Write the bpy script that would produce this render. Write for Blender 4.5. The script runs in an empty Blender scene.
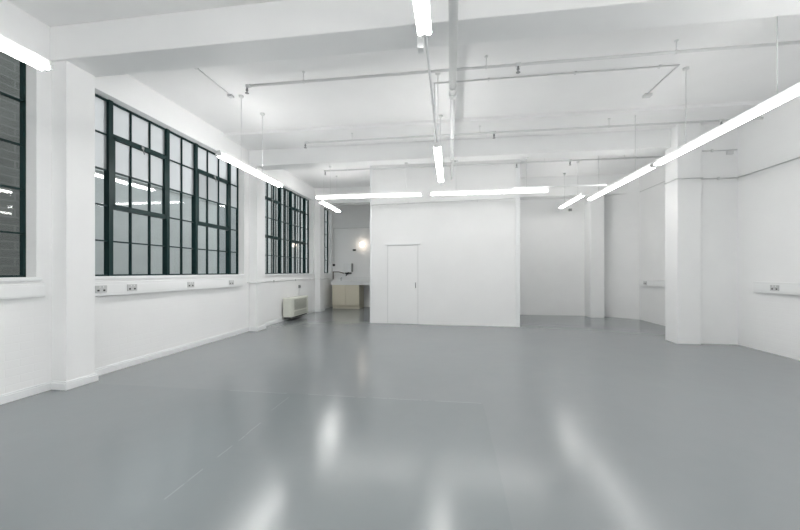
import bpy, bmesh, math
from mathutils import Vector

scene = bpy.context.scene
col = scene.collection

# ------------------------------------------------------------------ materials
def mat(name, color, rough=0.5, metal=0.0, spec=0.5):
    m = bpy.data.materials.new(name)
    m.use_nodes = True
    b = m.node_tree.nodes['Principled BSDF']
    b.inputs['Base Color'].default_value = (*color, 1)
    b.inputs['Roughness'].default_value = rough
    b.inputs['Metallic'].default_value = metal
    b.inputs['Specular IOR Level'].default_value = spec
    return m


def N(m, t, **kw):
    n = m.node_tree.nodes.new(t)
    for k, v in kw.items():
        setattr(n, k, v)
    return n


def L(m, a, b):
    m.node_tree.links.new(a, b)


def math_node(m, op, a, b=None):
    n = N(m, 'ShaderNodeMath', operation=op)
    for i, v in enumerate((a, b)):
        if v is None:
            continue
        if isinstance(v, (int, float)):
            n.inputs[i].default_value = v
        else:
            L(m, v, n.inputs[i])
    return n.outputs[0]


def painted(name, color, axis=None, rough=0.55, brick=(0.235, 0.079), strength=0.25, mottling=0.03):
    """white paint; with axis the coursing of brick or block shows through as relief"""
    m = mat(name, color, rough, spec=0.35)
    b = m.node_tree.nodes['Principled BSDF']
    tc = N(m, 'ShaderNodeTexCoord')
    no = N(m, 'ShaderNodeTexNoise')
    no.inputs['Scale'].default_value = 2.3
    no.inputs['Detail'].default_value = 5
    L(m, tc.outputs['Object'], no.inputs['Vector'])
    mx = N(m, 'ShaderNodeMix', data_type='RGBA')
    mx.inputs[6].default_value = (*[c * (1 - mottling) for c in color], 1)
    mx.inputs[7].default_value = (*[min(1, c * (1 + mottling)) for c in color], 1)
    L(m, no.outputs['Fac'], mx.inputs[0])
    L(m, mx.outputs[2], b.inputs['Base Color'])
    fine = N(m, 'ShaderNodeTexNoise')
    fine.inputs['Scale'].default_value = 45
    fine.inputs['Detail'].default_value = 3
    L(m, tc.outputs['Object'], fine.inputs['Vector'])
    height = math_node(m, 'MULTIPLY', fine.outputs['Fac'], 0.25)
    if axis:
        sp = N(m, 'ShaderNodeSeparateXYZ')
        cb = N(m, 'ShaderNodeCombineXYZ')
        L(m, tc.outputs['Object'], sp.inputs[0])
        L(m, sp.outputs['Y' if axis == 'y' else 'X'], cb.inputs[0])
        L(m, sp.outputs['Z'], cb.inputs[1])
        br = N(m, 'ShaderNodeTexBrick')
        br.inputs['Scale'].default_value = 1.0
        br.inputs['Brick Width'].default_value = brick[0]
        br.inputs['Row Height'].default_value = brick[1]
        br.inputs['Mortar Size'].default_value = 0.006
        br.inputs['Mortar Smooth'].default_value = 0.6
        L(m, cb.outputs[0], br.inputs['Vector'])
        height = math_node(m, 'SUBTRACT', height, br.outputs['Fac'])
    bp = N(m, 'ShaderNodeBump')
    bp.inputs['Strength'].default_value = strength
    bp.inputs['Distance'].default_value = 0.006
    L(m, height, bp.inputs['Height'])
    L(m, bp.outputs[0], b.inputs['Normal'])
    return m


WHITE = (0.84, 0.845, 0.845)
M = {}
M['brick_y'] = painted('white painted brick side', WHITE, 'y', strength=0.16)
M['brick_x'] = painted('white painted block back', WHITE, 'x', strength=0.12)
M['block'] = painted('white painted blockwork', (0.82, 0.825, 0.825), 'x', brick=(0.45, 0.225), strength=0.12)
M['plaster'] = painted('white plaster', WHITE, strength=0.12)
M['ceiling'] = painted('white ceiling paint', (0.85, 0.85, 0.85), strength=0.15, rough=0.7)
M['trim'] = mat('white gloss trim', (0.80, 0.815, 0.82), 0.35)
M['white_metal'] = mat('white enamelled metal', (0.82, 0.83, 0.83), 0.35)
M['pipe'] = mat('white painted pipe', (0.70, 0.71, 0.71), 0.45)
M['conduit'] = mat('grey white conduit', (0.66, 0.67, 0.67), 0.45)
M['grey_metal'] = mat('grey metal', (0.30, 0.31, 0.31), 0.4, 0.6)
M['dark'] = mat('dark metal', (0.035, 0.035, 0.035), 0.45, 0.3)
M['frame'] = mat('dark green window paint', (0.005, 0.024, 0.024), 0.45, spec=0.25)
M['plastic'] = mat('white plastic', (0.80, 0.81, 0.81), 0.3)
M['socket'] = mat('grey socket plate', (0.52, 0.53, 0.53), 0.35)
M['hole'] = mat('black slot', (0.02, 0.02, 0.02), 0.5)
M['cream'] = mat('cream enamel', (0.66, 0.67, 0.60), 0.4)
M['grille'] = mat('greyish cream grille', (0.36, 0.37, 0.33), 0.5)
M['beige'] = mat('beige laminate', (0.72, 0.675, 0.55), 0.4)
M['beige_edge'] = mat('beige plinth', (0.62, 0.58, 0.47), 0.5)
M['brass'] = mat('dull brass pipe', (0.16, 0.13, 0.11), 0.35, 0.7)
M['door'] = mat('white door paint', (0.83, 0.835, 0.835), 0.4)
M['outside_ground'] = mat('outside concrete', (0.42, 0.42, 0.41), 0.8)
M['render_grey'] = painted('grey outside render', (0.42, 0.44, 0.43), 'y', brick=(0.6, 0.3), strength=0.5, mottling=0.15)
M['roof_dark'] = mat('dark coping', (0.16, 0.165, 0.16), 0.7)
M['render_dark'] = painted('dark grey outside render', (0.24, 0.26, 0.26), 'y', brick=(0.6, 0.3), strength=0.5, mottling=0.2)  # this stretch of outside wall has its own darker grey
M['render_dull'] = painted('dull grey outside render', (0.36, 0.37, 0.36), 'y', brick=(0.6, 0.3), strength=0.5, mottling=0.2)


def emit(name, color, strength):
    m = bpy.data.materials.new(name)
    m.use_nodes = True
    nt = m.node_tree
    nt.nodes.remove(nt.nodes['Principled BSDF'])
    e = nt.nodes.new('ShaderNodeEmission')
    e.inputs[0].default_value = (*color, 1)
    e.inputs[1].default_value = strength
    nt.links.new(e.outputs[0], nt.nodes['Material Output'].inputs[0])
    return m


M['tube'] = emit('lit fluorescent tube', (1.0, 0.985, 0.97), 45.0)
M['tube_mid'] = emit('lit fluorescent tube at the far end', (1.0, 0.985, 0.96), 32.0)
M['tube_far'] = emit('lit dim fluorescent tube', (1.0, 0.985, 0.96), 22.0)
M['tube_weak'] = emit('lit weak fluorescent tube', (1.0, 0.985, 0.96), 17.0)  # same kind of tube, strength lowered to even out the room light
M['globe'] = emit('lit opal globe', (1.0, 0.86, 0.72), 8.0)


def glass():
    m = bpy.data.materials.new('window glass')
    m.use_nodes = True
    nt = m.node_tree
    nt.nodes.remove(nt.nodes['Principled BSDF'])
    tr = nt.nodes.new('ShaderNodeBsdfTransparent')
    tr.inputs[0].default_value = (0.94, 0.96, 0.96, 1)
    gl = nt.nodes.new('ShaderNodeBsdfGlossy')
    gl.inputs['Roughness'].default_value = 0.03
    geo = nt.nodes.new('ShaderNodeNewGeometry')      # Schlick reflectance, the same from both faces
    dot = nt.nodes.new('ShaderNodeVectorMath')
    dot.operation = 'DOT_PRODUCT'
    nt.links.new(geo.outputs['Normal'], dot.inputs[0])
    nt.links.new(geo.outputs['Incoming'], dot.inputs[1])
    def mth(op, x, y=None):
        n = nt.nodes.new('ShaderNodeMath')
        n.operation = op
        for i, v in enumerate((x, y)):
            if isinstance(v, (int, float)):
                n.inputs[i].default_value = v
            elif v is not None:
                nt.links.new(v, n.inputs[i])
        return n.outputs[0]
    c = mth('ABSOLUTE', dot.outputs['Value'])
    refl = mth('ADD', 0.045, mth('MULTIPLY', 0.955, mth('POWER', mth('SUBTRACT', 1.0, c), 5.0)))
    mix = nt.nodes.new('ShaderNodeMixShader')
    nt.links.new(refl, mix.inputs[0])
    nt.links.new(tr.outputs[0], mix.inputs[1])
    nt.links.new(gl.outputs[0], mix.inputs[2])
    nt.links.new(mix.outputs[0], nt.nodes['Material Output'].inputs[0])
    return m


M['glass'] = glass()


def frosted():
    m = bpy.data.materials.new('frosted window glass')
    m.use_nodes = True
    nt = m.node_tree
    nt.nodes.remove(nt.nodes['Principled BSDF'])
    tr = nt.nodes.new('ShaderNodeBsdfTranslucent')
    tr.inputs[0].default_value = (0.96, 0.975, 0.98, 1)
    df = nt.nodes.new('ShaderNodeBsdfDiffuse')
    df.inputs[0].default_value = (0.80, 0.82, 0.83, 1)
    gl = nt.nodes.new('ShaderNodeBsdfGlossy')
    gl.inputs['Roughness'].default_value = 0.12
    m1 = nt.nodes.new('ShaderNodeMixShader')
    m1.inputs[0].default_value = 0.1
    m2 = nt.nodes.new('ShaderNodeMixShader')
    m2.inputs[0].default_value = 0.05
    nt.links.new(tr.outputs[0], m1.inputs[1])
    nt.links.new(df.outputs[0], m1.inputs[2])
    cl = nt.nodes.new('ShaderNodeBsdfTransparent')
    m3 = nt.nodes.new('ShaderNodeMixShader')
    m3.inputs[0].default_value = 0.40          # each face lets a part straight through
    nt.links.new(m1.outputs[0], m3.inputs[1])
    nt.links.new(cl.outputs[0], m3.inputs[2])
    nt.links.new(m3.outputs[0], m2.inputs[1])
    nt.links.new(gl.outputs[0], m2.inputs[2])
    nt.links.new(m2.outputs[0], nt.nodes['Material Output'].inputs[0])
    return m


M['frosted'] = frosted()


def brick_outside():
    m = mat('sooty outside brick', (0.2, 0.2, 0.19), 0.85)
    b = m.node_tree.nodes['Principled BSDF']
    tc = N(m, 'ShaderNodeTexCoord')
    sp = N(m, 'ShaderNodeSeparateXYZ')
    cb = N(m, 'ShaderNodeCombineXYZ')
    L(m, tc.outputs['Object'], sp.inputs[0])
    L(m, sp.outputs['Y'], cb.inputs[0])
    L(m, sp.outputs['Z'], cb.inputs[1])
    br = N(m, 'ShaderNodeTexBrick')
    br.inputs['Scale'].default_value = 1.0
    br.inputs['Brick Width'].default_value = 0.46
    br.inputs['Row Height'].default_value = 0.15
    br.inputs['Mortar Size'].default_value = 0.012
    br.inputs['Color1'].default_value = (0.095, 0.10, 0.09, 1)
    br.inputs['Color2'].default_value = (0.125, 0.13, 0.12, 1)
    br.inputs['Mortar'].default_value = (0.17, 0.175, 0.165, 1)
    L(m, cb.outputs[0], br.inputs['Vector'])
    no = N(m, 'ShaderNodeTexNoise')
    no.inputs['Scale'].default_value = 1.2
    no.inputs['Detail'].default_value = 6
    L(m, tc.outputs['Object'], no.inputs['Vector'])
    mx = N(m, 'ShaderNodeMix', data_type='RGBA')
    mx.blend_type = 'MULTIPLY'
    mx.inputs[0].default_value = 0.5
    L(m, br.outputs['Color'], mx.inputs[6])
    L(m, no.outputs['Fac'], mx.inputs[7])
    L(m, mx.outputs[2], b.inputs['Base Color'])
    return m


M['brick_out'] = brick_outside()


def floor_mat():
    m = mat('grey floor paint', (0.2, 0.21, 0.215), 0.25, spec=0.5)
    b = m.node_tree.nodes['Principled BSDF']
    tc = N(m, 'ShaderNodeTexCoord')
    sp = N(m, 'ShaderNodeSeparateXYZ')
    L(m, tc.outputs['Object'], sp.inputs[0])
    X, Y = sp.outputs['X'], sp.outputs['Y']

    def noise(scale, detail, rough=0.5):
        n = N(m, 'ShaderNodeTexNoise')
        n.inputs['Scale'].default_value = scale
        n.inputs['Detail'].default_value = detail
        n.inputs['Roughness'].default_value = rough
        L(m, tc.outputs['Object'], n.inputs['Vector'])
        return n.outputs['Fac']

    big = noise(0.7, 4)
    mid = noise(4.5, 6, 0.6)
    fine = noise(60, 4, 0.6)
    wob = math_node(m, 'MULTIPLY', math_node(m, 'SUBTRACT', noise(3.0, 3), 0.5), 0.03)

    def line(coord, at, width, other, lo, hi):
        d = math_node(m, 'ABSOLUTE', math_node(m, 'SUBTRACT', math_node(m, 'ADD', coord, wob), at))
        on = math_node(m, 'LESS_THAN', d, width)
        a = math_node(m, 'GREATER_THAN', other, lo)
        c = math_node(m, 'LESS_THAN', other, hi)
        return math_node(m, 'MULTIPLY', on, math_node(m, 'MULTIPLY', a, c))

    cracks = math_node(m, 'MAXIMUM', line(X, -1.555, 0.0045, Y, 1.75, 2.75), line(Y, 3.45, 0.006, X, -2.3, 0.3))
    cracks = math_node(m, 'MAXIMUM', cracks, line(X, -1.60, 0.004, Y, 2.95, 3.45))
    cracks = math_node(m, 'MULTIPLY', cracks, math_node(m, 'MULTIPLY', math_node(m, 'GREATER_THAN', mid, 0.47), 0.35))
    ramp = N(m, 'ShaderNodeMix', data_type='RGBA')
    ramp.inputs[6].default_value = (0.193, 0.212, 0.220, 1)
    ramp.inputs[7].default_value = (0.225, 0.243, 0.250, 1)
    L(m, math_node(m, 'ADD', math_node(m, 'MULTIPLY', big, 0.6), math_node(m, 'MULTIPLY', mid, 0.4)), ramp.inputs[0])
    slab = math_node(m, 'MULTIPLY', math_node(m, 'LESS_THAN', math_node(m, 'ADD', Y, wob), 3.45), math_node(m, 'LESS_THAN', math_node(m, 'ADD', X, wob), 0.3))
    batch = N(m, 'ShaderNodeMix', data_type='RGBA')
    batch.blend_type = 'MULTIPLY'
    batch.inputs[7].default_value = (0.94, 0.96, 0.96, 1)
    L(m, slab, batch.inputs[0])
    L(m, ramp.outputs[2], batch.inputs[6])
    mx = N(m, 'ShaderNodeMix', data_type='RGBA')
    mx.inputs[7].default_value = (0.36, 0.37, 0.375, 1)
    L(m, batch.outputs[2], mx.inputs[6])
    L(m, cracks, mx.inputs[0])
    L(m, mx.outputs[2], b.inputs['Base Color'])
    b.inputs['Roughness'].default_value = 0.195
    bp = N(m, 'ShaderNodeBump')
    bp.inputs['Strength'].default_value = 0.5
    bp.inputs['Distance'].default_value = 0.01
    h = math_node(m, 'ADD', math_node(m, 'MULTIPLY', big, 1.0), math_node(m, 'MULTIPLY', mid, 0.16))
    h = math_node(m, 'ADD', h, math_node(m, 'MULTIPLY', fine, 0.014))
    h = math_node(m, 'ADD', h, math_node(m, 'MULTIPLY', noise(15, 5, 0.6), 0.07))
    h = math_node(m, 'SUBTRACT', h, math_node(m, 'MULTIPLY', cracks, 0.15))
    L(m, h, bp.inputs['Height'])
    L(m, bp.outputs[0], b.inputs['Normal'])
    return m


M['floor'] = floor_mat()

# ------------------------------------------------------------------ mesh helpers
def box(bm, x0, x1, y0, y1, z0, z1):
    v = [bm.verts.new((x, y, z)) for z in (z0, z1) for y in (y0, y1) for x in (x0, x1)]
    for f in ((0, 2, 3, 1), (4, 5, 7, 6), (0, 1, 5, 4), (2, 6, 7, 3), (0, 4, 6, 2), (1, 3, 7, 5)):
        bm.faces.new([v[i] for i in f])
    return v


def prism(bm, pts, z0, z1):
    lo = [bm.verts.new((x, y, z0)) for x, y in pts]
    hi = [bm.verts.new((x, y, z1)) for x, y in pts]
    n = len(pts)
    bm.faces.new(lo[::-1])
    bm.faces.new(hi)
    for i in range(n):
        bm.faces.new((lo[i], lo[(i + 1) % n], hi[(i + 1) % n], hi[i]))


def sweep(bm, pts, r, seg=12):
    """round bar along a polyline, mitred at its corners"""
    pts = [Vector(p) for p in pts]
    rings = []
    ref = None
    for i, p in enumerate(pts):
        a = (p - pts[i - 1]).normalized() if i else None
        b = (pts[i + 1] - p).normalized() if i < len(pts) - 1 else None
        t = (a + b).normalized() if a and b else (a or b)
        sc = 1.0
        if a and b:
            sc = 1.0 / max(0.5, a.dot(t))
        if ref is None:
            ref = Vector((0, 0, 1)) if abs(t.z) < 0.9 else Vector((1, 0, 0))
        u = (ref - t * ref.dot(t))
        if u.length < 1e-4:
            u = t.orthogonal()
        u.normalize()
        w = t.cross(u).normalized()
        mdir = None
        if a and b and (a - b).length > 1e-5:
            mdir = (b - a).normalized()
        ring = []
        for k in range(seg):
            ang = 2 * math.pi * k / seg
            o = (u * math.cos(ang) + w * math.sin(ang)) * r
            if mdir:
                o += mdir * (o.dot(mdir) * (sc - 1))
            ring.append(bm.verts.new(p + o))
        rings.append(ring)
        ref = u
    for r0, r1 in zip(rings, rings[1:]):
        for k in range(seg):
            f = bm.faces.new((r0[k], r0[(k + 1) % seg], r1[(k + 1) % seg], r1[k]))
            f.smooth = True
    bm.faces.new(rings[0][::-1])
    bm.faces.new(rings[-1])


def lathe(bm, c, prof, axis='z', seg=24):
    """profile of (radius, height) turned about an axis through c"""
    c = Vector(c)
    def P(r, h, a):
        x, y = r * math.cos(a), r * math.sin(a)
        return c + {'z': Vector((x, y, h)), 'x': Vector((h, x, y)), 'y': Vector((x, h, y))}[axis]
    rings = []
    for r, h in prof:
        if r < 1e-6:
            rings.append([bm.verts.new(P(0, h, 0))])
        else:
            rings.append([bm.verts.new(P(r, h, 2 * math.pi * k / seg)) for k in range(seg)])
    for a, b in zip(rings, rings[1:]):
        for k in range(seg):
            k2 = (k + 1) % seg
            vs = ([a[0]] if len(a) == 1 else [a[k], a[k2]]) + ([b[0]] if len(b) == 1 else [b[k2], b[k]])
            f = bm.faces.new(vs)
            f.smooth = True
    for ring, rev in ((rings[0], True), (rings[-1], False)):
        if len(ring) > 1:
            bm.faces.new(ring[::-1] if rev else ring)


def obj(name, bm, m, parent=None, bevel=0.0):
    bmesh.ops.recalc_face_normals(bm, faces=bm.faces)
    me = bpy.data.meshes.new(name)
    bm.to_mesh(me)
    bm.free()
    me.materials.append(m)
    o = bpy.data.objects.new(name, me)
    col.objects.link(o)
    if parent:
        o.parent = parent
        o.matrix_parent_inverse.identity()
        o.location = -Vector(parent['_base'])
    if bevel:
        b = o.modifiers.new('edge', 'BEVEL')
        b.width = bevel
        b.segments = 2
        b.limit_method = 'ANGLE'
    return o


def tag(o, label=None, cat=None, group=None, kind=None):
    if label: o['label'] = label
    if cat: o['category'] = cat
    if group: o['group'] = group
    if kind: o['kind'] = kind
    return o


def empty(name, base, label=None, cat=None, group=None, kind=None):
    o = bpy.data.objects.new(name, None)
    col.objects.link(o)
    o.location = base
    o.empty_display_size = 0.1
    o['_base'] = tuple(base)
    return tag(o, label, cat, group, kind)


def boxes(name, bl, m, parent=None, bevel=0.0):
    bm = bmesh.new()
    for b in bl:
        box(bm, *b)
    return obj(name, bm, m, parent, bevel)


def struct(name, bl, m, label, cat, bevel=0.0):
    return tag(boxes(name, bl, m, None, bevel), label, cat, kind='structure')


# ------------------------------------------------------------------ the place
XL, XR = -4.20, 4.85          # side walls
Y0, YB = -3.5, 10.68          # wall behind the camera, back wall
YA = 12.30                    # back of the alcove with the sink
ZC = 3.84                     # ceiling
XG = -4.34                    # window glass
SILL, HEAD = 1.188, 3.44
WIN = [(-0.02, 3.08), (3.68, 6.78), (7.35, 10.45), (11.04, 12.18)]
PART = [(-1.946, 8.45), (1.538, 8.32)]     # front face of the enclosed room

struct('floor', [(XL - 0.4, XR + 0.4, Y0 - 0.4, YA + 0.4, -0.2, 0)], M['floor'], 'glossy grey painted concrete floor', 'floor')
struct('ceiling', [(XL - 0.4, XR + 0.4, Y0 - 0.4, YA + 0.4, ZC, ZC + 0.3)], M['ceiling'], 'white painted ceiling slab', 'ceiling')

# left wall with its four window openings
wl = [(XL - 0.19, XL, Y0 - 0.3, YA + 0.3, 0, SILL), (XL - 0.19, XL, Y0 - 0.3, YA + 0.3, HEAD, ZC)]
ys = [Y0 - 0.3] + [y for w in WIN for y in w] + [YA + 0.3]
for a, b in zip(ys[::2], ys[1::2]):
    wl.append((XL - 0.19, XL, a, b, SILL, HEAD))
struct('wall_left', wl, M['brick_y'], 'white painted brick wall with tall steel windows', 'wall')

bm = bmesh.new()
box(bm, XR, XR + 0.3, Y0 - 0.3, 10.05, 0, ZC)
prism(bm, [(XR, 10.05), (XR + 0.3, 10.05), (XR + 0.3, YB + 0.2), (4.08, YB + 0.2), (4.08, YB)], 0, ZC)
tag(obj('wall_right', bm, M['brick_y']), 'white painted wall with a splayed far corner', 'wall', kind='structure')
struct('wall_back', [(1.3, 4.1, YB, YB + 0.3, 0, ZC)], M['brick_x'], 'white painted back wall beyond the enclosed room', 'wall')
struct('wall_alcove', [(XL, -1.9, YA, YA + 0.3, 0, ZC)], M['plaster'], 'pale wall behind the sink in the alcove', 'wall')
struct('wall_rear', [(XL, XR, Y0 - 0.3, Y0, 0, ZC)], M['plaster'], 'white wall behind the viewer', 'wall')

# enclosed white room
bm = bmesh.new()
(pxa, pya), (pxb, pyb) = PART
prism(bm, [(pxa, pya), (pxb, pyb), (pxb + 0.1, YB + 0.3), (-1.9, YB + 0.3), (-1.9, YA + 0.2), (pxa, YA + 0.2)], 0, ZC)
tag(obj('wall_partition', bm, M['block']), 'white blockwork wall of the enclosed room with a flush door', 'wall', kind='structure')
pdir = Vector((pxb - pxa, pyb - pya, 0)).normalized()
pnrm = Vector((pdir.y, -pdir.x, 0))          # towards the viewer
pang = math.atan2(pdir.y, pdir.x)


def on_part(x, out=0.0):
    """a point of the partition front at plan position x"""
    s = (x - pxa) / pdir.x
    return Vector((pxa, pya, 0)) + pdir * s + pnrm * out


def pbox(bm, x0, x1, o0, o1, z0, z1):
    """box against the partition front, from x0 to x1, standing out from o0 to o1"""
    pts = [on_part(x0, o0), on_part(x0, o1), on_part(x1, o1), on_part(x1, o0)]
    prism(bm, [(p.x, p.y) for p in pts], z0, z1)


bm = bmesh.new()
pbox(bm, 1.44, 1.538, 0, 0.012, 0, ZC)
pbox(bm, -1.946, -1.90, 0, 0.012, 0, ZC)
tag(obj('trim_1', bm, M['trim']), 'white corner boards of the enclosed room', 'trim', kind='structure')

d = empty('door_1', on_part(-1.14, 0), 'flush white door with a small handle in the enclosed room', 'door', kind='structure')
bm = bmesh.new(); pbox(bm, -1.495, -0.785, 0.004, 0.016, 0.012, 1.865); obj('door_leaf', bm, M['door'], d, 0.003)
bm = bmesh.new(); pbox(bm, -1.56, -0.72, 0, 0.045, 1.885, 1.915); obj('door_hood', bm, M['trim'], d)
bm = bmesh.new()
pbox(bm, -1.512, -1.499, 0, 0.007, 0, 1.885); pbox(bm, -0.781, -0.768, 0, 0.007, 0, 1.885); pbox(bm, -1.512, -0.768, 0, 0.007, 1.869, 1.885)
obj('door_frame', bm, M['conduit'], d)
bm = bmesh.new()
p = on_part(-0.825, 0.016); q = on_part(-0.825, 0.05)
sweep(bm, [(p.x, p.y, 0.93), (q.x, q.y, 0.93)], 0.008, 8)
sweep(bm, [(q.x, q.y, 0.99), (q.x, q.y, 0.86)], 0.010, 8)
obj('handle', bm, M['grey_metal'], d)

# piers, columns, beams
PIER = [(3.22, 3.53), (6.95, 7.28), (10.60, 10.93)]
PX = -4.02
plabels = ['white pier between the two tall windows closest to the viewer', 'white pier between the large gridded window and the barred window', 'white pier beside the alcove with the sink']
for (a, b), lb, top in zip(PIER, plabels, (3.48, 3.46, 3.36)):
    struct('pier', [(XL, PX, a, b, 0, top)], M['plaster'], lb, 'pier', 0.006)
struct('column', [(3.87, 4.24, 6.76, 7.12, 0, ZC)], M['plaster'], 'white square column in front of the short return wall', 'column', 0.008)
struct('wall_return', [(4.24, XR, 6.84, 7.12, 0, ZC)], M['plaster'], 'short white return wall between column and side wall', 'wall')
struct('column', [(3.73, 4.08, 10.25, YB, 0, ZC)], M['plaster'], 'white column standing against the far back wall', 'column', 0.008)
struct('ceiling_beam', [(XL, XR, 3.20, 3.555, 3.48, ZC)], M['plaster'], 'deep white ceiling beam across the room closest to the viewer', 'beam', 0.01)
struct('ceiling_beam', [(XL, XR, 6.95, 7.28, 3.46, ZC)], M['plaster'], 'white ceiling beam just in front of the enclosed room', 'beam', 0.01)
struct('ceiling_beam', [(XL, -1.95, 10.60, 10.93, 3.36, ZC)], M['plaster'], 'white beam over the way into the alcove', 'beam')
struct('ceiling_beam', [(1.6, XR, 10.22, YB, 3.32, ZC)], M['plaster'], 'white beam along the top of the far back wall', 'beam')
struct('trim_2', [(XL, XR, 6.12, 6.95, 3.79, ZC)], M['ceiling'], 'shallow step in the ceiling before the far beam', 'trim')
struct('trim_3', [(XL, XR, 7.28, 7.9, 3.79, ZC)], M['ceiling'], 'shallow step in the ceiling behind the far beam', 'trim')

# skirting along the left wall and round its piers
bm = bmesh.new()
runs = [(Y0, 3.22), (3.53, 6.95), (7.28, 10.60), (10.93, YA)]
for a, b in runs:
    box(bm, XL, XL + 0.022, a, b, 0, 0.075)
    box(bm, XL, XL + 0.012, a, b, 0.075, 0.09)
for a, b in PIER:
    box(bm, XL, PX + 0.022, a - 0.022, b + 0.022, 0, 0.075)
    box(bm, XL, PX + 0.012, a - 0.012, b + 0.012, 0.075, 0.09)
tag(obj('baseboard_left', bm, M['trim'], None, 0.004), 'low white plinth along the window wall and piers', 'baseboard', kind='structure')

# ------------------------------------------------------------------ windows
def window(k, a, b, pattern, label, frosted_rows=0):
    w = empty('window_%d' % k, (XG, a, SILL), label, 'window', kind='structure')
    rows = [SILL + (HEAD - SILL) * i / 5 for i in range(6)]
    n = sum(pattern)
    pw = (b - a) / n
    bm = bmesh.new()
    t = 0.0085
    x0, x1 = XG - 0.03, XG + 0.012
    box(bm, x0, x1, a, b, SILL, SILL + 0.025); box(bm, x0, x1, a, b, HEAD - 0.025, HEAD)
    box(bm, x0, x1, a, a + 0.025, SILL, HEAD); box(bm, x0, x1, b - 0.025, b, SILL, HEAD)
    c = 0
    for g in pattern[:-1]:
        c += g
        y = a + c * pw
        box(bm, x0 - 0.015, x1 + 0.02, y - 0.029, y + 0.029, SILL, HEAD)
    obj('window_frame', bm, M['frame'], w)
    bm = bmesh.new()
    c = 0
    for g in pattern:
        for i in range(1, g):
            y = a + (c + i) * pw
            box(bm, x0 + 0.008, x1, y - t, y + t, SILL, HEAD)
        c += g
    for z in rows[1:-1]:
        box(bm, x0 + 0.008, x1, a, b, z - t, z + t)
    obj('glazing_bars', bm, M['frame'], w)
    c = 0
    for g in pattern:
        ya, yb = a + c * pw + 0.03, a + (c + g) * pw - 0.03
        if g == 3:
            bm = bmesh.new()
            xa, xb = XG - 0.02, XG + 0.03
            box(bm, xa, xb, ya, yb, rows[2] - 0.035, rows[2] + 0.03)
            box(bm, xa, xb, ya, yb, rows[4] - 0.03, rows[4] + 0.035)
            box(bm, xa, xb, ya, ya + 0.03, rows[2], rows[4]); box(bm, xa, xb, yb - 0.03, yb, rows[2], rows[4])
            s = obj('casement', bm, M['frame'], w)
            s['_base'] = (XG, a, SILL)
            bm = bmesh.new()
            ym = (ya + yb) / 2
            box(bm, XG + 0.03, XG + 0.045, ym - 0.02, ym + 0.02, rows[4] - 0.015, rows[4] + 0.02)
            sweep(bm, [(XG + 0.04, ym, rows[4]), (XG + 0.055, ym + 0.01, rows[4] - 0.09)], 0.006, 8)
            h = obj('catch', bm, M['grey_metal'])
            h.parent = s
            h.location = (0, 0, 0)
        c += g
    bm = bmesh.new()
    zf = rows[5 - frosted_rows] - (0.01 if frosted_rows == 0 else 0)
    box(bm, XG - 0.012, XG - 0.008, a + 0.01, b - 0.01, SILL + 0.01, zf)
    obj('window_glass', bm, M['glass'], w)
    if frosted_rows:
        fr = boxes('frosted_glass', [(XG - 0.012, XG - 0.008, a + 0.01, b - 0.01, zf, HEAD - 0.01)], M['frosted'], w)
        fr['label'] = 'pale frosted panes in the two upper rows'
    bm = bmesh.new()
    box(bm, XG - 0.02, XL + 0.03, a - 0.03 if a > 0 else a, b + 0.03, SILL - 0.035, SILL + 0.004)
    obj('window_sill', bm, M['trim'], w, 0.004)


window(1, *WIN[0], [1, 3, 2, 3, 1], 'tall dark steel window cut by the picture edge, facing sooty brick')
window(2, *WIN[1], [1, 3, 2, 3, 1], 'large dark green steel window of five pane rows with bright upper panes', 2)
window(3, *WIN[2], [1, 3, 2, 3, 1], 'dark steel window with bars outside, above the wall heater')
window(4, *WIN[3], [2, 2], 'narrow slice of steel window beyond the last pier')

# bars outside the third window
g = empty('security_grille', (-4.60, 8.9, 1.0), 'row of upright dark bars fixed outside the window above the heater', 'grille')
for i in range(15):
    y = 7.30 + i * 0.225
    boxes('bar', [(-4.62, -4.59, y, y + 0.036, 1.05, 3.6)], M['roof_dark'], g)
for z in (1.05, 3.55):
    boxes('rail', [(-4.62, -4.40, 7.28, 10.52, z, z + 0.05)], M['roof_dark'], g)

# outside
struct('neighbour_wall', [(-9.0, -8.0, -6, 6.4, -0.2, 8.5)], M['brick_out'], 'tall sooty brick wall seen through the closest window', 'wall')
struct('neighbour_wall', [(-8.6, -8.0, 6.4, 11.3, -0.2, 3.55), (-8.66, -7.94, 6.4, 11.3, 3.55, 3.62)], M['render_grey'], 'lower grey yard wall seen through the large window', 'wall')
struct('neighbour_wall', [(-9.0, -8.0, 11.3, 14.0, -0.2, 4.6)], M['render_dark'], 'darker grey wall seen through the last panes of the large window', 'wall')
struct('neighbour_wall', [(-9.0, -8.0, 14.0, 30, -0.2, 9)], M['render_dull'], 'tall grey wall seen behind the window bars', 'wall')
struct('outside_ground', [(-20, XL - 0.4, -10, 34, -0.3, -0.05)], M['outside_ground'], 'concrete yard outside the windows', 'ground')

# ------------------------------------------------------------------ fluorescent lights
LAMP_Z = 2.80


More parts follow.
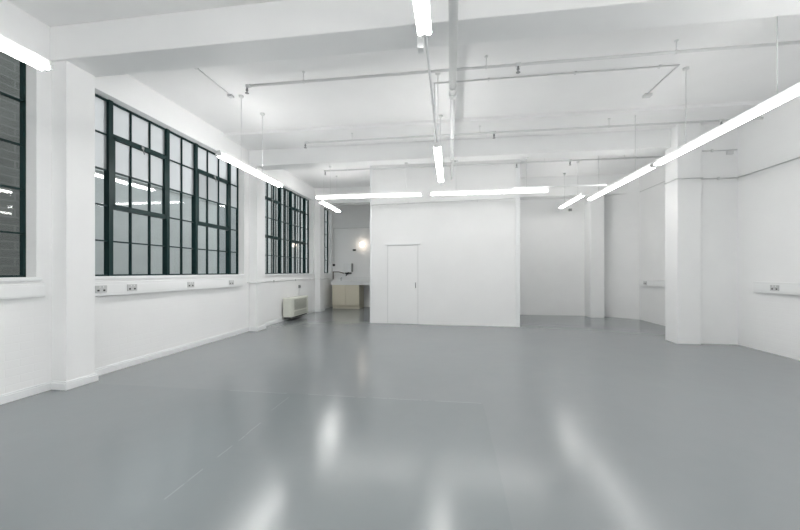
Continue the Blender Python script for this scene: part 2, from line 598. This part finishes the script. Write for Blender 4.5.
def batten(label, x, y, length, along='y', z=LAMP_Z, rods=(), top=ZC, group='fluorescent batten lights', tube='tube'):
    """twin tube batten hung on rods; x, y is the middle"""
    e = empty('fluorescent_light', (x, y, z), label, 'light', group)
    h = length / 2
    def B(bm, l0, l1, w0, w1, z0, z1):
        if along == 'y':
            box(bm, x + w0, x + w1, y + l0, y + l1, z + z0, z + z1)
        else:
            box(bm, x + l0, x + l1, y + w0, y + w1, z + z0, z + z1)
    def P(l, w, dz):
        return (x + w, y + l, z + dz) if along == 'y' else (x + l, y + w, z + dz)
    bm = bmesh.new()
    B(bm, -h, h, -0.023, 0.023, 0.024, 0.066)
    obj('housing', bm, M['white_metal'], e, 0.004)
    for s in (-1, 1):
        bm = bmesh.new()
        sweep(bm, [P(-h + 0.02, s * 0.027, 0), P(h - 0.02, s * 0.027, 0)], 0.018, 12)
        obj('tube', bm, M[tube], e)
    for s in (-1, 1):
        bm = bmesh.new()
        l0, l1 = sorted((s * (h - 0.022), s * (h + 0.004)))
        B(bm, l0, l1, -0.042, 0.042, -0.012, 0.030)
        for w in (-0.027, 0.027):
            sweep(bm, [P(s * (h + 0.002), w, 0), P(s * (h + 0.016), w, 0)], 0.012, 10)
        obj('lamp_holder', bm, M['white_metal'], e, 0.003)
    for r in rods:
        bm = bmesh.new()
        p = P(r - (y if along == 'y' else x), 0, 0)
        sweep(bm, [(p[0], p[1], z + 0.064), (p[0], p[1], top - 0.001)], 0.0055 if x > 1 else 0.004, 8)
        lathe(bm, (p[0], p[1], top), [(0.035, 0), (0.035, -0.02), (0.012, -0.035)], 'z', 16)
        obj('hanging_rod', bm, M['conduit' if x > 1 else 'pipe'], e)
    return e


CX, LX, RX = -0.17, -3.06, 2.96
batten('lit batten light seen end-on overhead, cut off by the top picture edge', CX, 1.455, 1.75, rods=(0.95, 2.0))
batten('short end-on lit batten hanging beside the middle ceiling pipe between the beams', CX, 5.30, 1.75, rods=(4.66, 5.95), tube='tube_mid')
batten('lit batten light hanging by the window facing sooty brick', LX, 1.445, 1.75, rods=(0.95, 2.0))
batten('lit batten light hanging slantwise across the large gridded window', LX, 5.22, 1.75, rods=(4.86, 5.46))
batten('smallest lit batten light, hanging before the alcove', LX, 8.78, 1.40, z=2.90, rods=(8.3, 9.3))
batten('long lit batten with rods, cut by the picture edge, over the socket trunking', RX, 4.42, 2.46, rods=(5.0, 3.72), tube='tube_weak')
batten('long slanting lit batten joined to the end of the one cut by the picture edge', RX, 6.97, 2.46, rods=(6.26, 7.7), tube='tube_weak')
batten('small slanting lit batten by the far column at the back wall', RX, 9.40, 1.65, z=2.98, rods=(8.9, 9.9), tube='tube_far')
batten('level lit batten across the gap between alcove and enclosed room', -1.70, 7.18, 2.24, 'x', rods=(-2.5, -0.9), top=3.46, tube='tube_weak')
batten('level lit batten crossing the upper corner of the enclosed room', 0.72, 7.18, 2.28, 'x', rods=(0.1, 1.45), top=3.46, tube='tube_weak')
# the same rows run on behind the viewer
for X in (CX, LX):
    batten('batten light of the row behind the viewer', X, -1.6, 1.75, rods=(-2.1, -1.1))
batten('batten light of the row behind the viewer', RX, 1.9, 2.46, rods=(1.2, 2.6))
batten('batten light of the row behind the viewer', RX, -1.0, 2.46, rods=(-1.7, -0.3))

# ------------------------------------------------------------------ pipes on the ceiling
def head(parent, x, y, z):
    bm = bmesh.new()
    lathe(bm, (x, y, z), [(0.012, 0.0), (0.012, -0.03), (0.017, -0.032), (0.017, -0.05), (0.008, -0.055), (0.008, -0.075), (0.026, -0.078), (0.026, -0.083), (0.0, -0.085)], 'z', 16)
    obj('sprinkler_head', bm, M['grey_metal'], parent)


def hanger(parent, x, y, z, r, top=ZC):
    bm = bmesh.new()
    lathe(bm, (x - 0.012, y, z), [(r + 0.005, 0), (r + 0.005, 0.024)], 'x', 16)
    sweep(bm, [(x, y, z + r), (x, y, top - 0.002)], 0.005, 8)
    lathe(bm, (x, y, top), [(0.022, 0), (0.022, -0.008)], 'z', 12)
    obj('hanger', bm, M['pipe'], parent)


def sprinkler_pipe(label, y, z, xa, xb, heads, hangers, top=ZC, r=0.017):
    e = empty('sprinkler_pipe', ((xa + xb) / 2, y, z), label, 'pipe', 'sprinkler pipes under the ceiling')
    bm = bmesh.new()
    sweep(bm, [(xa, y, z), (xb, y, z)], r, 14)
    obj('pipe_run', bm, M['pipe'], e)
    for x in heads:
        head(e, x, y, z - r + 0.004)
    for x in hangers:
        hanger(e, x, y, z, r, top)
    for x in [xa + 0.03] + list(heads[1:]):
        bm = bmesh.new()
        lathe(bm, (x - 0.03, y, z), [(r + 0.007, 0), (r + 0.007, 0.06)], 'x', 14)
        obj('pipe_fitting', bm, M['pipe'], e)


sprinkler_pipe('white sprinkler pipe just behind the beam closest to the viewer', 4.39, 3.71, -2.69, XR, [-2.68, 0.79, 4.27], [-1.89, 0.42, 2.5])
sprinkler_pipe('white sprinkler pipe just in front of the far ceiling beam', 6.35, 3.66, -2.71, XR, [-2.70, 0.74, 4.27], [-1.8, 0.5, 2.6], top=3.79)
sprinkler_pipe('white sprinkler pipe behind the far beam, above the enclosed room', 8.05, 3.62, -2.95, XR, [-2.93, 1.42, 2.52], [-2.4, 2.0, 3.6])

e = empty('overhead_pipe', (0.02, 2, 3.40), 'thick white pipe running end-on under the beams down the middle of the room', 'pipe')
PZ = 3.415
bm = bmesh.new(); sweep(bm, [(0.02, Y0, PZ), (0.02, 4.42, PZ)], 0.040, 20); obj('pipe_run', bm, M['pipe'], e)
bm = bmesh.new(); sweep(bm, [(0.02, 4.42, PZ), (0.02, 6.95, PZ)], 0.032, 20); obj('pipe_run', bm, M['white_metal'], e)
bm = bmesh.new(); sweep(bm, [(0.02, 6.95, PZ), (0.02, on_part(0.02).y, PZ)], 0.024, 20); obj('pipe_run', bm, M['pipe'], e)
bm = bmesh.new()
lathe(bm, (0.02, 4.36, PZ), [(0.047, 0), (0.047, 0.10)], 'y', 20)
obj('collar', bm, M['pipe'], e)
bm = bmesh.new()
lathe(bm, (0.02, 6.90, PZ), [(0.037, 0), (0.037, 0.07)], 'y', 20)
obj('collar', bm, M['pipe'], e)
for y, top in ((1.2, ZC), (4.2, ZC), (5.8, ZC)):
    bm = bmesh.new()
    lathe(bm, (0.02, y, PZ), [(0.045, 0), (0.045, 0.025)], 'y', 20)
    sweep(bm, [(0.02, y + 0.012, PZ + 0.04), (0.02, y + 0.012, top)], 0.006, 8)
    obj('hanger', bm, M['pipe'], e)


def conduit(label, pts, r=0.010, m='conduit', boxes_at=(), name='conduit', clips=()):
    e = empty(name, pts[0], label, 'conduit', None)
    bm = bmesh.new()
    sweep(bm, pts, r, 10)
    obj('conduit_run', bm, M[m], e)
    for (c, s) in boxes_at:
        bm = bmesh.new()
        box(bm, c[0] - s[0], c[0] + s[0], c[1] - s[1], c[1] + s[1], c[2] - s[2], c[2] + s[2])
        obj('junction_box', bm, M[m], e, 0.004)
    for (c, s) in clips:
        boxes('mounting_clip', [(c[0] - s[0], c[0] + s[0], c[1] - s[1], c[1] + s[1], c[2] - s[2], c[2] + s[2])], M[m], e)
    return e


zc = ZC - 0.012
def clip(x, y, z, r=0.010, n='z'):
    """saddle clip holding a conduit to the surface whose normal is n"""
    e = r + 0.002
    return ((x, y, z), {'z': (0.012, e + 0.012, e), 'zy': (e + 0.012, 0.012, e), 'x': (e, 0.012, e + 0.012), 'y': (0.012, e, e + 0.012)}[n])


conduit('thin ceiling conduit with a short side branch, ending above the long rod-hung batten',
        [(-0.222, 4.90, LAMP_Z + 0.04), (-0.222, 4.90, zc), (2.82, 4.90, zc), (2.82, 5.62, zc)], 0.009,
        boxes_at=[((2.84, 5.66, ZC - 0.021), (0.05, 0.04, 0.02))], clips=[clip(x, 4.90, zc, 0.009) for x in (0.5, 1.6, 2.6)])
conduit('thin conduit along the ceiling above the window-side batten light', [(-3.19, 3.57, zc), (-3.19, 4.78, zc)], 0.008,
        boxes_at=[((-3.20, 4.82, ZC - 0.017), (0.035, 0.035, 0.016))], clips=[clip(-3.19, 4.1, zc, 0.009, 'zy')])
conduit('slim conduit linking the two end-on battens in the middle row', [(CX, 2.36, LAMP_Z + 0.05), (CX, 4.40, LAMP_Z + 0.05)], 0.010, 'white_metal',
        boxes_at=[((CX - 0.035, 2.44, LAMP_Z + 0.02), (0.022, 0.035, 0.055))], clips=[clip(CX, 3.4, LAMP_Z + 0.05)])
conduit('white conduit running level from the batten over the enclosed room towards the far column', [(1.2, 7.225, 2.895), (2.91, 7.225, 2.895)], 0.017, 'white_metal',
        clips=[clip(2.2, 7.225, 2.895, 0.017)])
conduit('slim conduit along the enclosed room front beneath the level battens',
        [tuple(on_part(-1.93, 0.013) + Vector((0, 0, 2.86))), tuple(on_part(1.40, 0.013) + Vector((0, 0, 2.90)))], 0.009, 'pipe',
        clips=[clip(on_part(x, 0.013).x, on_part(x, 0.013).y, 2.88, 0.010, 'y') for x in (-1.0, 0.6)])
conduit('conduit high on the side wall beyond the square column',
        [(XR - 0.014, 10.0, 3.31), (XR - 0.014, 7.3, 3.31)], 0.010, clips=[clip(XR - 0.013, 8.6, 3.31, n='x')])
conduit('conduit across the square column and side wall above the socket trunking',
        [(3.858, 7.11, 2.85), (3.858, 6.748, 2.85), (4.25, 6.748, 2.85), (4.25, 6.827, 2.85), (XR - 0.013, 6.827, 2.85), (XR - 0.013, Y0 + 0.1, 2.85)], 0.010,
        clips=[clip(4.55, 6.827, 2.85, n='y'), clip(XR - 0.013, 5.5, 2.85, n='x')])
conduit('short conduit high on the return wall under the beam end', [(4.30, 6.826, 3.33), (XR - 0.02, 6.826, 3.33)], 0.010,
        boxes_at=[((4.72, 6.823, 3.28), (0.05, 0.015, 0.03))], clips=[clip(4.45, 6.826, 3.33, n='y')])
conduit('thin pale conduit on the window wall from socket trunking past the heater to the sink',
        [(XL + 0.012, 6.88, 1.02), (XL + 0.012, 6.938, 1.02), (PX + 0.012, 6.938, 1.02), (PX + 0.012, 7.292, 1.02), (XL + 0.012, 7.292, 1.02),
         (XL + 0.012, 10.588, 1.02), (PX + 0.012, 10.588, 1.02), (PX + 0.012, 10.942, 1.02), (XL + 0.012, 10.942, 1.02), (XL + 0.012, 11.9, 1.02)], 0.010, 'pipe',
        clips=[clip(XL + 0.012, y, 1.02, n='x') for y in (8.0, 9.2, 10.2)])

bm = bmesh.new()
lathe(bm, (0.14, 3.2, 3.735), [(0.05, 0.0), (0.05, -0.03), (0.042, -0.045), (0, -0.045)], 'y', 24)
tag(obj('ceiling_fitting', bm, M['grey_metal']), 'small round grey fitting on the beam beside the middle pipe at top edge', 'fitting')
bm = bmesh.new()
box(bm, 3.30, 3.38, YB - 0.05, YB, 2.96, 3.03)
box(bm, 3.325, 3.355, YB - 0.09, YB - 0.05, 2.98, 3.01)
tag(obj('wall_sensor', bm, M['grey_metal'], None, 0.004), 'small dark sensor on the back wall below the far slanting batten', 'sensor')

# ------------------------------------------------------------------ socket trunking
def trunking(label, x, side, ya, yb, z0, z1, sockets, depth=0.06):
    """side +1: on the left wall facing +x, -1: on the right wall"""
    e = empty('dado_trunking', (x, (ya + yb) / 2, z0), label, 'trunking')
    f = x + side * depth
    xs = sorted((x, f))
    boxes('trunking_body', [(xs[0], xs[1], ya, yb, z0, z1)], M['plastic'], e, 0.006)
    xl = sorted((f, f + side * 0.004))
    zm = (z0 + z1) / 2
    boxes('trunking_lid', [(xl[0], xl[1], ya + 0.01, yb - 0.01, zm - 0.052, zm + 0.052)], M['white_metal'], e, 0.002)
    for y in sockets:
        xk = sorted((f + side * 0.004, f + side * 0.012))
        s = boxes('socket', [(xk[0], xk[1], y - 0.073, y + 0.073, zm - 0.043, zm + 0.043)], M['socket'], e, 0.003)
        xh = sorted((f + side * 0.012, f + side * 0.0135))
        for g in (-0.036, 0.036):
            sl = boxes('outlet_opening', [(*xh, y + g - 0.013, y + g + 0.013, zm - 0.026, zm - 0.006)], M['hole'])
            sl.parent = s
        xh = sorted((f + side * 0.012, f + side * 0.017))
        for g in (-0.022, 0.022):
            sw = boxes('rocker', [(*xh, y + g - 0.006, y + g + 0.006, zm + 0.018, zm + 0.036)], M['plastic'])
            sw.parent = s
    return e


def y_on(x, px):
    """world y where the sight line of picture column px meets the plane X = x"""
    u = (px - 400) / 356.0
    s, c = 0.1418, 0.9899
    return x / ((u * c - s) / (u * s + c))


trunking('long white socket trunking under the large gridded window', XL, 1, 3.56, y_on(-4.14, 243), 0.955, 1.125,
         [y_on(-4.12, 133), y_on(-4.12, 191.6), y_on(-4.12, 232), y_on(-4.12, 102)])
trunking('white socket trunking under the window facing sooty brick', XL, 1, 0.2, 3.14, 0.985, 1.125, [0.9], 0.035)
trunking('white socket trunking with one twin socket on the side wall at picture edge', XR, -1, 3.0, 6.45, 0.92, 1.09, [y_on(4.78, 774.5), 4.2])
trunking('white socket trunking on the side wall half hidden behind the square column', XR, -1, 7.4, 9.95, 0.89, 1.04, [y_on(4.78, 645)])

# ------------------------------------------------------------------ heater
h = empty('convector_heater', (-4.08, 8.95, 0.08), 'cream wall heater with a ribbed grille under the barred window', 'heater')
bm = bmesh.new()
box(bm, -4.16, -3.93, 8.38, 9.46, 0.10, 0.585)
obj('casing', bm, M['cream'], h, 0.025)
boxes('wall_bracket', [(XL, -4.16, 8.50, 9.36, 0.16, 0.54)], M['dark'], h)
boxes('base_tray', [(-4.15, -3.96, 8.43, 9.42, 0.07, 0.10)], M['dark'], h, 0.005)
bm = bmesh.new()
for i in range(13):
    z = 0.275 + i * 0.021
    box(bm, -3.93, -3.918, 8.56, 9.30, z, z + 0.012)
obj('outlet_grille', bm, M['grille'], h)
bm = bmesh.new()
for i in range(5):
    z = 0.135 + i * 0.021
    box(bm, -3.93, -3.920, 8.56, 9.30, z, z + 0.010)
obj('inlet_grille', bm, M['grille'], h)
bm = bmesh.new()
lathe(bm, (-3.93, 9.38, 0.50), [(0.02, 0), (0.018, 0.018), (0, 0.018)], 'x', 16)
obj('knob', bm, M['plastic'], h)

s = empty('power_switch', (XL, 9.45, 0.80), 'small dark wall switch above the cream heater', 'switch')
boxes('switch_plate', [(XL, XL + 0.03, 9.40, 9.49, 0.79, 0.875)], M['grey_metal'], s, 0.004)
boxes('rocker', [(XL + 0.03, XL + 0.042, 9.43, 9.46, 0.815, 0.85)], M['dark'], s)
bm = bmesh.new()
sweep(bm, [(XL + 0.012, 9.43, 0.79), (XL + 0.012, 9.41, 0.70), (XL + 0.012, 9.40, 0.60)], 0.006, 8)
obj('cable', bm, M['plastic'], s)

# ------------------------------------------------------------------ alcove
c = empty('sink_cabinet', (-3.50, 11.85, 0), 'beige two-door cabinet under the white worktop in the alcove', 'cabinet')
boxes('carcass', [(-3.96, -3.03, 11.56, 12.2, 0.11, 0.80)], M['beige_edge'], c)
for a, b in ((-3.955, -3.50), (-3.49, -3.035)):
    dd = boxes('cabinet_door', [(a, b, 11.54, 11.56, 0.115, 0.795)], M['beige'], c, 0.003)
boxes('plinth', [(-3.96, -3.03, 11.60, 12.2, 0, 0.11)], M['beige_edge'], c)

w = empty('worktop', (-2.95, 11.9, 0.80), 'white sink worktop with a deep front edge across the alcove', 'worktop')
boxes('top_slab', [(-4.0, -1.95, 11.50, YA - 0.002, 0.905, 0.94)], M['plastic'], w, 0.006)
boxes('apron', [(-4.0, -1.95, 11.52, 11.56, 0.80, 0.905)], M['plastic'], w, 0.004)
boxes('upstand', [(-4.0, -1.95, YA - 0.025, YA - 0.002, 0.94, 1.05)], M['plastic'], w)
bm = bmesh.new()
box(bm, -3.9, -3.35, 11.64, 12.1, 0.94, 0.950)
box(bm, -3.9, -3.88, 11.62, 12.1, 0.950, 0.960); box(bm, -3.37, -3.35, 11.62, 12.1, 0.950, 0.960)
box(bm, -3.9, -3.35, 11.64, 11.66, 0.950, 0.960); box(bm, -3.9, -3.35, 12.08, 12.1, 0.950, 0.960)
obj('sink_basin', bm, M['white_metal'], w, 0.003)

bm = bmesh.new()
sweep(bm, [(-3.66, 11.58, 0.941), (-3.66, 11.58, 1.03), (-3.66, 11.66, 1.05)], 0.011, 10)
sweep(bm, [(-3.70, 11.58, 1.025), (-3.62, 11.58, 1.025)], 0.007, 8)
tag(obj('tap', bm, M['grey_metal']), 'small metal tap at the front of the white sink', 'tap')

wh = empty('water_heater', (-3.58, YA, 1.22), 'white box water heater on the wall above the sink', 'water heater')
boxes('heater_case', [(-3.74, -3.46, YA - 0.20, YA, 1.23, 1.54)], M['plastic'], wh, 0.012)
boxes('side_panel', [(-3.46, -3.445, YA - 0.19, YA, 1.24, 1.53)], M['grey_metal'], wh)
bm = bmesh.new()
sweep(bm, [(-3.60, YA - 0.10, 1.23), (-3.60, YA - 0.10, 1.17), (-3.60, YA - 0.28, 1.15), (-3.60, YA - 0.34, 1.10)], 0.018, 10)
sweep(bm, [(-3.72, YA - 0.10, 1.19), (-3.48, YA - 0.10, 1.19)], 0.022, 10)
obj('spout', bm, M['dark'], wh)
bm = bmesh.new()
sweep(bm, [(-4.17, YA - 0.04, 0.98), (-4.17, YA - 0.04, 1.235), (-3.95, YA - 0.05, 1.235), (-3.755, YA - 0.10, 1.19)], 0.016, 10)
tag(obj('water_pipe', bm, M['brass']), 'dark pipe running along the alcove wall to the water heater', 'pipe')
bm = bmesh.new()
sweep(bm, [(-4.15, YA - 0.014, 1.5), (-4.15, YA - 0.014, 2.8), (-1.97, YA - 0.014, 2.8)], 0.014, 10)
tag(obj('conduit', bm, M['conduit']), 'conduit up the alcove corner and across above the globe lamp', 'conduit')
boxes_ = [(-4.19, -4.11, YA - 0.035, YA, 1.44, 1.52)]
tag(boxes('wall_switch', boxes_, M['dark'], None, 0.004), 'tiny dark switch in the alcove corner beside the window', 'switch')
tag(boxes('wall_switch', [(-3.45, -3.34, YA - 0.04, YA, 1.98, 2.04)], M['dark'], None, 0.004), 'tiny dark fitting beside the glowing globe lamp', 'fitting')

gl = empty('globe_lamp', (-3.09, YA, 2.20), 'round glowing globe lamp on the alcove wall', 'lamp')
bm = bmesh.new()
lathe(bm, (-3.09, YA, 2.2), [(0.075, 0), (0.075, -0.03), (0.06, -0.045)], 'y', 24)
obj('lamp_base', bm, M['plastic'], gl)
bm = bmesh.new()
R = 0.085
lathe(bm, (-3.09, YA - 0.035 - R, 2.2), [(R * math.sin(math.pi * k / 14), R * math.cos(math.pi * k / 14)) for k in range(15)], 'y', 28)
obj('lamp_globe', bm, M['globe'], gl)

# ------------------------------------------------------------------ sky
wd = bpy.data.worlds.new('overcast sky')
scene.world = wd
wd.use_nodes = True
bg = wd.node_tree.nodes['Background']
bg.inputs[0].default_value = (0.86, 0.90, 0.925, 1)
bg.inputs[1].default_value = 2.0

# ------------------------------------------------------------------ camera and picture settings
cam = bpy.data.cameras.new('camera')
cam.sensor_width = 36
cam.lens = 36 * 356 / 800
cam.shift_y = 6.5 / 800
cam.clip_start = 0.02
co = bpy.data.objects.new('camera', cam)
col.objects.link(co)
co.location = (0, 0, 1.25)
co.rotation_euler = (math.radians(90), 0, math.radians(8.15))
scene.camera = co

for o in bpy.data.objects:
    if '_base' in o:
        del o['_base']

vs = scene.view_settings
vs.view_transform = 'Standard'
vs.look = 'None'
vs.gamma = 1
vs.use_curve_mapping = False
vs.exposure = 0.07
cy = scene.cycles
cy.max_bounces = 14
cy.diffuse_bounces = 9
cy.glossy_bounces = 5
cy.transparent_max_bounces = 12
